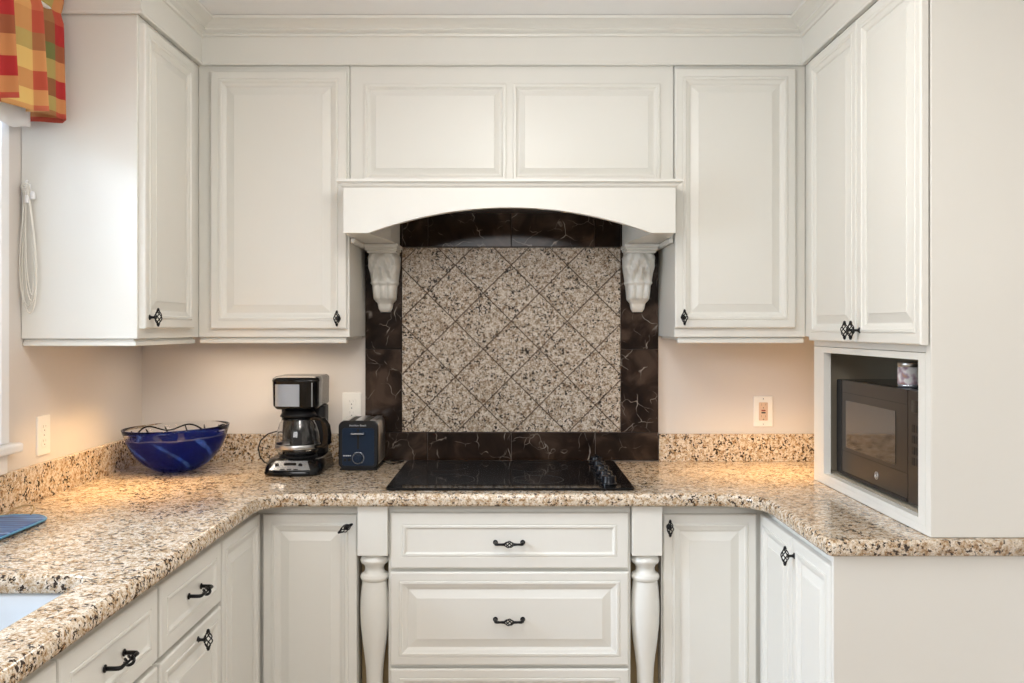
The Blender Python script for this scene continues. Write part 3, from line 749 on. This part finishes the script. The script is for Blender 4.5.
for i, (r, h) in enumerate(hp):
    q = hp[min(i+1, len(hp)-1)]; p = hp[max(i-1, 0)]; tx, tz = q[0]-p[0], q[1]-p[1]; l = math.hypot(tx, tz); nx, nz_ = -tz/l, tx/l
    w = .42; th = .25 if i not in (3, 4, 5) else .42
    lo.append([(cc[0]+ux*(r+nx*th*sx)-ud*w*sw, cc[1]+ud*(r+nx*th*sx)+ux*w*sw, cz+h+nz_*th*sx) for sx, sw in ((1, 1), (1, -1), (-1, -1), (-1, 1))])
b.loft(lo, 0, False); obj('handle', b, M['black'], t, bevel=.1)

# toaster
tx0, tx1, td0, td1 = -23.65, -18.35, 1.6, 9.3
t = thing('toaster', 'small navy and black two-slot toaster on the counter left of the cooktop', 'toaster', ((tx0+tx1)/2, 5.5, 36.02))
b = MB()
def tsec(d, o): 
    return [(x, d, z) for x, z in rrect(tx0+o, tx1-o, 36.3+o*.5, 42.75-o, .85, 6)]
b.loft([tsec(td0, .35), tsec(td0+.3, .05), tsec(td0+.5, 0), tsec(td1-.5, 0)], 0, True)
obj('shell', b, M['chrome'], t)
b = MB().loft([tsec(td1-.5, -.06), tsec(td1-.1, -.06), tsec(td1, .08)], 0, False)
ff = obj('front_panel', b, M['black_matte'], t, bevel=.05, ang=40)
b = MB().box(tx0+.1, tx1-.1, td0+.2, td1-.1, 36.02, 36.28); obj('foot_base', b, M['black_matte'], t, bevel=.05)
for x in (-22.4, -20.4):
    b = MB().box(x, x+.85, 2.6, 8.3, 42.73, 42.79); obj('bread_slot', b, M['slot'], t)
b = MB().box(tx0+.35, tx0+1.2, 2.3, 8.5, 42.72, 42.86).box(-21.5, -20.45, 2.3, 8.5, 42.72, 42.86).box(tx1-1.15, tx1-.35, 2.3, 8.5, 42.72, 42.86); obj('slot_rim', b, M['chrome'], t, bevel=.05)
tcx = (tx0+tx1)/2
b = MB().loft([[(x, d, z) for x, z in rrect(tx0+.45, tx1-.45, 36.7, 41.85, .35, 4)] for d in (td1-.02, td1+.05)], 0, False); obj('recessed_face', b, M['navy'], ff, bevel=.03)
b = MB().box(tcx-.15, tcx+.15, td1+.03, td1+.08, 39.0, 41.7); obj('lever_slot', b, M['black_matte'], ff)
b = MB().loft([[(x, d, z) for x, z in rrect(tcx-.95, tcx+.95, 40.98, 41.28, .12, 3)] for d in (td1+.08, td1+.75)], 0, False); obj('lever', b, M['navy'], ff, bevel=.05)
b = MB().loft([[(x, d, z) for x, z in rrect(tcx-.9, tcx+.9, 41.04, 41.2, .06, 3)] for d in (td1+.74, td1+.79)], 0, False); obj('lever_trim', b, M['silver'], ff)
b = MB().lathe([(.82, 0), (.82, .06), (.74, .06), (.74, 0)], (tcx, td1+.05, 37.75), 32, axis='d', cap0=False, cap1=False); obj('dial_ring', b, M['silver'], ff)
b = MB().lathe([(.68, 0), (.62, .5), (.5, .55)], (tcx, td1+.05, 37.75), 28, axis='d').box(tcx-.1, tcx+.1, td1+.5, td1+.68, 37.25, 38.25); obj('dial', b, M['navy'], ff, bevel=.03)
def text(body, name, size, loc, parent, mat, rot=(PI/2, 0, 0), ext=.01):
    cu = bpy.data.curves.new(name, 'FONT'); cu.body = body; cu.size = size*I; cu.extrude = ext*I; cu.align_x = 'CENTER'; cu.align_y = 'CENTER'; cu.resolution_u = 2
    tmp = bpy.data.objects.new('tmp', cu); C.objects.link(tmp)
    dg = bpy.context.evaluated_depsgraph_get(); me = bpy.data.meshes.new_from_object(tmp.evaluated_get(dg)); bpy.data.objects.remove(tmp)
    me.name = name; me.materials.clear(); me.materials.append(mat)
    o = bpy.data.objects.new(name, me); link(o, parent, W(loc)); o.rotation_euler = rot; return o
text('Hamilton Beach', 'lettering', .36, (tcx-.05, td1+.03, 42.18), ff, M['letter'])
b = MB()
for x0, x1 in ((-2.05, -1.78), (-1.72, -1.5), (-1.44, -1.2), (-1.12, -.98)): b.box(tcx+x0, tcx+x1, td1+.04, td1+.075, 38.0, 38.14)
obj('printed_mark', b, M['letter'], ff)
for x0 in (-2.0, -1.4): obj('button', MB().box(tcx+x0, tcx+x0+.42, td1+.03, td1+.16, 37.3, 37.72), M['black_matte'], ff, bevel=.05)
b = MB().tube([(tx1-.2, 3.5, 36.5), (tx1+.5, 3.7, 36.25), (tx1+1.4, 3.2, 36.12), (tx1+2.3, 2.2, 36.12), (tx1+2.6, 1.3, 36.12), (tx1+1.6, .95, 36.12), (tx1+.6, 1.1, 36.12)], .09, 8); obj('power_cord', b, M['black_matte'], t)

# outlets
def outlet(P, label, kind):
    # P(u, v, h): u across, v up, h out from the wall, around the plate centre
    org = P(0, 0, 0)
    t = thing('wall_outlet', label, 'outlet', org)
    def pl(x0, x1, z0, z1, h0, h1, r, name, mat, parent):
        b = MB().loft([[P(x, z, h) for x, z in rrect(x0+o, x1-o, z0+o, z1-o, r, 4)] for h, o in ((h0, 0), (h1-.04, 0), (h1, .05))], 0, False)
        return obj(name, b, mat, parent)
    pl(-1.38, 1.38, -2.25, 2.25, .02, .22, .08, 'cover_plate', M['plate'], t)
    if kind == 'duplex':
        for vz in (-.82, .82):
            f = pl(-.66, .66, vz-.56, vz+.56, .2, .27, .3, 'socket', M['plate'], t)
            pl(-.30, -.21, vz+.02, vz+.36, .26, .285, .02, 'slot', M['slot'], f); pl(.20, .28, vz+.05, vz+.34, .26, .285, .02, 'slot', M['slot'], f)
            pl(-.11, .11, vz-.36, vz-.14, .26, .285, .1, 'ground_hole', M['slot'], f)
        pl(-.1, .1, -.1, .1, .2, .25, .09, 'screw', M['silver'], t)
    else:
        f = pl(-.66, .66, -1.32, 1.32, .2, .28, .1, 'socket_face', M['peach'], t)
        for vz in (-.85, .85):
            pl(-.33, -.24, vz-.02, vz+.32, .27, .295, .02, 'slot', M['slot'], f); pl(.24, .33, vz-.02, vz+.32, .27, .295, .02, 'slot', M['slot'], f)
            pl(-.11, .11, vz-.42, vz-.2, .27, .295, .1, 'ground_hole', M['slot'], f)
        pl(-.3, .3, .04, .24, .27, .34, .04, 'test_button', M['red'], f); pl(-.3, .3, -.28, -.08, .27, .34, .04, 'reset_button', M['slot'], f)
        for vz in (-1.85, 1.85): pl(-.09, .09, vz-.09, vz+.09, .2, .25, .08, 'screw', M['silver'], t)
outlet(lambda u, v, h: (-23.55+u, h, 43.75+v), 'cream double outlet on the back wall above the toaster', 'duplex')
outlet(lambda u, v, h: (36.9+u, h, 43.25+v), 'white outlet with peach face and test buttons on the back wall right of the cooktop', 'gfci')
outlet(lambda u, v, h: (WL+h, 27.6-u, 43.1+v), 'white double outlet on the left wall between window and bowl', 'duplex')

# microwave
m0, m1, mxf, mxb, z0, z1 = 20.4, 44.4, 40.3, 52.4, 37.75, 49.2
t = thing('microwave', 'black countertop microwave inside the cabinet niche on the right', 'microwave', (46, 32, 37.42))
b = MB().box(mxf+.9, mxb, m0+.1, m1-.1, z0+.1, z1); obj('case', b, M['black'], t, bevel=.15)
for fx in (mxf+1.6, mxb-1.2):
    for fd in (m0+1.6, m1-1.6): obj('foot', MB().lathe([(.5, 0), (.45, .4)], (fx, fd, 37.43), 12), M['black_matte'], t)
def mwpanel(d0, d1, za, zb, x0, x1, name, mat, parent, r=.3, bev=.05):
    b = MB().loft([[(x, d, z) for d, z in rrect(d0, d1, za, zb, r, 4)] for x in (x1, x0)], 0, False); return obj(name, b, mat, parent, bevel=bev)
dd = mwpanel(m0+.0, 39.9, z0, z1, mxf, mxf+.88, 'door', M['bronze'], t)
mwpanel(m0-.02, m0+1.7, z0+.02, z1-.02, mxf-.05, mxf+.86, 'door_edge', M['black_matte'], dd)
mwpanel(m0+3.0, 37.2, z0+3.4, z1-2.4, mxf-.06, mxf+.05, 'door_window', M['mwglass'], dd, .1, .02)
for z in (z0+2.9, z1-1.5):
    b = MB().box(mxf-.02, mxf+.1, m0+1.2, 39.7, z-.03, z+.03); obj('seam', b, M['black_matte'], dd)
b = MB().box(mxf-.08, mxf+.3, m0+1.0, 39.8, z0-.02, z0+.35); obj('sill_strip', b, M['black_matte'], dd, bevel=.05)
cpn = mwpanel(40.05, m1, z0, z1, mxf, mxf+.88, 'control_panel', M['bronze'], t)
mwpanel(40.8, m1-.7, z1-2.2, z1-.9, mxf-.03, mxf+.1, 'display', M['mwglass'], cpn, .1, .02)
for r in range(4):
    for q in range(3):
        mwpanel(40.9+q*.95, 41.6+q*.95, z1-4.2-r*1.1, z1-3.4-r*1.1, mxf-.03, mxf+.1, 'button', M['black_matte'], cpn, .1, .02)
lz, ld = z0+1.45, 32.3
b = MB().lathe([(.44, .02), (.44, -.05), (.36, -.05), (.36, .02)], (mxf-.02, ld, lz), 28, axis='x', cap0=False, cap1=False)
b.tube([(mxf-.05, ld+.05+.21*math.cos(q), lz+.21*math.sin(q)) for q in [k*.5 for k in range(1, 11)]]+[(mxf-.05, ld+.1, lz-.02), (mxf-.05, ld-.1, lz-.02)], .045, 6)
obj('emblem', b, M['chrome'], dd, label='round silver emblem')
# jar on the microwave
c = (42.3, 36.3, 49.22)
t = thing('jar', 'small jar with pink and white label and silver lid on top of the microwave', 'jar', c)
b = MB().lathe([(1.2, 0), (1.32, .06), (1.34, .3), (1.3, .34)], c, 32); obj('glass_base', b, M['silver'], t)
b = MB().lathe([(1.3, .34), (1.34, .38), (1.34, 2.1), (1.28, 2.16)], c, 32); obj('label_sleeve', b, M['label'], t)
b = MB().lathe([(1.26, 2.16), (1.34, 2.2), (1.34, 2.58), (1.28, 2.66), (1.15, 2.62)], c, 32); obj('lid', b, M['chrome'], t)

# blue trivet on the left counter
b = MB()
tr = rrect(-53.0, -46.6, 39.2, 52.0, 2.9, 10)
def to(o, z): return [(x, d, z) for x, d in offset(tr, o)]
t = thing('trivet', 'flat blue glazed trivet with rounded corner lying on the left counter by the sink', 'trivet', (-49.8, 45.5, 36.02))
b.loft([to(.6, 36.05), to(.15, 36.16), to(.15, 36.36), to(.5, 36.40), to(.9, 36.36)], 0, True); obj('plate', b, M['trivet'], t)
b = MB().tube([(x, d, 36.30) for x, d in offset(tr, .1)], .12, 8, closed=True); obj('edge_piping', b, M['trivet_edge'], t)
b = MB().tube([(-51.8, 39.6, 36.35), (-51.7, 38.3, 36.75), (-51.0, 37.5, 36.95), (-50.1, 37.5, 36.95), (-49.5, 38.3, 36.75), (-49.3, 39.5, 36.35)], .09, 6); obj('hanging_loop', b, M['mid_brown'], t)

# valance
t = thing('valance', 'red, yellow and green plaid valance above the window at the top left', 'curtain', (-50, 56, 77))
def val(scale=1.0, inset=0, z_bot=78.2, d_end=78.0, nv=26, nu=240):
    path = []
    # return from the wall, then along the front with gathered folds
    for k in range(12): path.append((WL+.6+(4.9)*k/12, 33.5))
    for k in range(nu+1): path.append((WL+5.5, 33.5+(d_end-33.5)*k/nu))
    v = []; arc = [0]
    def pos(i, tv):
        x, d = path[i]; amp = (.55+1.15*tv)
        if i >= 12:
            s = (d-33.5); f = math.sin(s*1.15+.6)+.45*math.sin(s*2.3+1.3)
            x = x-inset+amp*.78*f*min(1, s/1.6); d = d+inset*.2+amp*.40*math.cos(s*1.15+.6)*min(1, s/1.6)
        else:
            q = i/12; d = d+inset+.35*amp*math.sin(q*5.5)*q
        return x, max(32.5, d)
    pts = [[None]*len(path) for _ in range(nv+1)]
    for j in range(nv+1):
        tv = j/nv
        for i in range(len(path)):
            x, d = pos(i, tv)
            z = 94.0-(94.0-z_bot+.055*max(0, d-33.5) if d < 55 else 94.0-z_bot+1.18)*tv+(.22*math.sin(d*.9)*tv)
            if abs(z-89.6) < 1.2: x -= .35*(1-abs(z-89.6)/1.2)   # rod pocket pinch
            pts[j][i] = (x, d, z)
    for i in range(1, len(path)):
        a, c2 = pts[nv//2][i-1], pts[nv//2][i]; arc.append(arc[-1]+math.dist(a, c2))
    return pts, arc
pts, arc = val()
nj, ni = len(pts), len(pts[0]); b = MB()
b.add([p for r in pts for p in r], [(j*ni+i, j*ni+i+1, (j+1)*ni+i+1, (j+1)*ni+i) for j in range(nj-1) for i in range(ni-1)], 0, True)
o = obj('plaid_cloth', b, M['plaid'], t, recalc=False)
uvl = o.data.uv_layers.new(name='UVMap')
for p in o.data.polygons:
    for li, vi in zip(p.loop_indices, p.vertices):
        j, i = divmod(vi, ni); uvl.data[li].uv = ((arc[i]-5.6)/17.5, (j/(nj-1))*16.8/11.5+.45)
sd = o.modifiers.new('cloth', 'SOLIDIFY'); sd.thickness = .06*I
b = MB(); lo = []
for k in range(90):
    d = 34.6+43*k/89; x = WL+2.3+.22*math.sin(d*1.15+.6)
    zb = 76.9-.05*min(d-34.6, 21)+.3*math.sin(d*.75+1)
    lo.append([(x, d, z) for z in (90.0, 86, 82, 79, zb)])
b.loft(lo, 0, True, False, False, closed=False)
o = obj('lining', b, M['lining'], t, recalc=False, label='white lining showing below the plaid')
sd = o.modifiers.new('cloth', 'SOLIDIFY'); sd.thickness = .04*I
b = MB().tube([(WL+.05, 33.9, 89.6), (WL+4.6, 33.9, 89.6), (WL+5.0, 34.3, 89.6), (WL+5.0, 78, 89.6), (WL+4.6, 78.4, 89.6), (WL+.05, 78.4, 89.6)], .22, 8); obj('curtain_rod', b, M['white'], t)

# blind cord hanging on its cleat on the cabinet end panel
kx, kz = -53.45, 70.8
t = thing('blind_cord', 'looped cream blind cord hanging from a white cleat beside the window', 'cord', (kx, 32.4, 58))
b = MB().box(kx-.25, kx+.25, 32.14, 32.45, kz-.6, kz+.6)
b.tube([(kx, 32.5, kz-.95), (kx, 32.75, kz-.8), (kx, 32.75, kz+.8), (kx, 32.5, kz+.95)], .13, 8).box(kx-.15, kx+.15, 32.4, 32.75, kz-.3, kz+.3)
obj('cleat', b, M['white'], t, bevel=.05)
b = MB()
for k, (w, zb, ox) in enumerate(((.75, 57.6, -.1), (.9, 57.1, .25), (.7, 58.4, .5), (1.05, 57.9, .2), (.6, 59.0, .7))):
    pts = []
    for i in range(25):
        a = 2*PI*i/24
        z = kz+.3+(zb-kz-.3)*(.5-.5*math.cos(a)); s = math.sin(a)
        f = ((kz+.3-z)/(kz+.3-zb))
        pts.append((kx+.12+ox*f*1.0+w*s*(.35+.9*f), 32.62+.07*k+.05*s, z))
    b.tube(pts[:-1], .068, 6, closed=True)
for k in range(4):
    pts = [(kx+.42*math.cos(2*PI*i/16), 32.7+.08*k, kz+.25*math.sin(2*PI*i/16)+(k-1.5)*.2) for i in range(16)]; b.tube(pts, .07, 6, closed=True)
obj('cord_loops', b, M['cord'], t)
b = MB().lathe([(.12, .5), (.24, .3), (.3, -.3), (.2, -.4)], (kx+.72, 32.75, kz-.75), 12).lathe([(.12, .5), (.22, .3), (.28, -.3), (.2, -.4)], (kx+.2, 32.95, kz-1.2), 12); obj('tassel', b, M['white'], t)

# ------------------------------------------------------------------ light
def area(name, loc, rot, sx, sy, power, col):
    l = bpy.data.lights.new(name, 'AREA'); l.shape = 'RECTANGLE'; l.size = sx*I; l.size_y = sy*I; l.energy = power; l.color = col
    o = bpy.data.objects.new(name, l); C.objects.link(o); o.location = W(loc); o.rotation_euler = rot; return o
area('window_daylight', (WL-14, 58, 68), (0, -PI/2, 0), 60, 60, 42, (.74, .87, 1.0))
sky = Vector(W((-38, 50, 36)))-Vector(W((WL-46, 58, 110)))
area('window_skylight', (WL-46, 58, 110), sky.to_track_quat('-Z', 'Y').to_euler(), 60, 60, 225, (.68, .81, 1.0))
area('overhead_fill', (4, 84, 95.5), (0, 0, 0), 50, 50, 5, (1.0, .95, .88))  # unseen source added for general light from above
area('rear_high_fill', (-30, 250, 112), (math.radians(52), 0, math.radians(7)), 100, 60, 66, (1.0, .985, .985))  # added fill high behind the camera, outside the built room
area('rear_left_fill', (-84, 168, 58), (0, -PI/2, math.radians(-28)), 70, 80, 16, (.86, .93, 1.0))  # added cool fill from the rear left; no window is built there
area('rear_right_fill', (84, 160, 62), (0, PI/2, math.radians(28)), 80, 80, 66, (1.0, .95, .87))  # added warm fill for the left door and wall, without any window
def point_fill(name, loc, power):
    l = bpy.data.lights.new(name, 'POINT'); l.energy = power; l.shadow_soft_size = 7*I; l.color = (1.0, .96, .90)
    o = bpy.data.objects.new(name, l); C.objects.link(o); o.location = W(loc)
point_fill('upper_point_fill', (0, 66, 86), 13)  # bare point light added to lift the ceiling and uppers, no fixture
def under(name, loc, power, sx, sy, col=(1.0, .62, .26), spread=1.75):
    o = area(name, loc, (0, 0, 0), sx, sy, power, col); o.data.spread = spread
under('undercabinet_lamp_left', (-46, 22, 53.3), 1.6, 3, 17)
under('undercabinet_lamp_right', (36, 11, 53.3), 1.6, 22, 4)
under('undercabinet_lamp_corner', (-36, 8, 53.3), 1.1, 22, 3, (1.0, .82, .62), 3.0)
w = bpy.data.worlds.new('World'); S.world = w; w.use_nodes = True
bg = w.node_tree.nodes['Background']; bg.inputs[0].default_value = (1.0, .985, .965, 1); bg.inputs[1].default_value = .25

# ------------------------------------------------------------------ camera
cam = bpy.data.cameras.new('camera'); co = bpy.data.objects.new('camera', cam); C.objects.link(co)
co.location = W((0, 130, 55.5)); co.rotation_euler = (PI/2, 0, 0)
cam.sensor_width = 36; cam.lens = 884/1024*36; cam.shift_y = -13.5/1024; cam.clip_start = .02
S.camera = co
S.view_settings.view_transform = 'Standard'; S.view_settings.look = 'None'; S.view_settings.gamma = 1; S.view_settings.exposure = .33; S.view_settings.use_curve_mapping = False
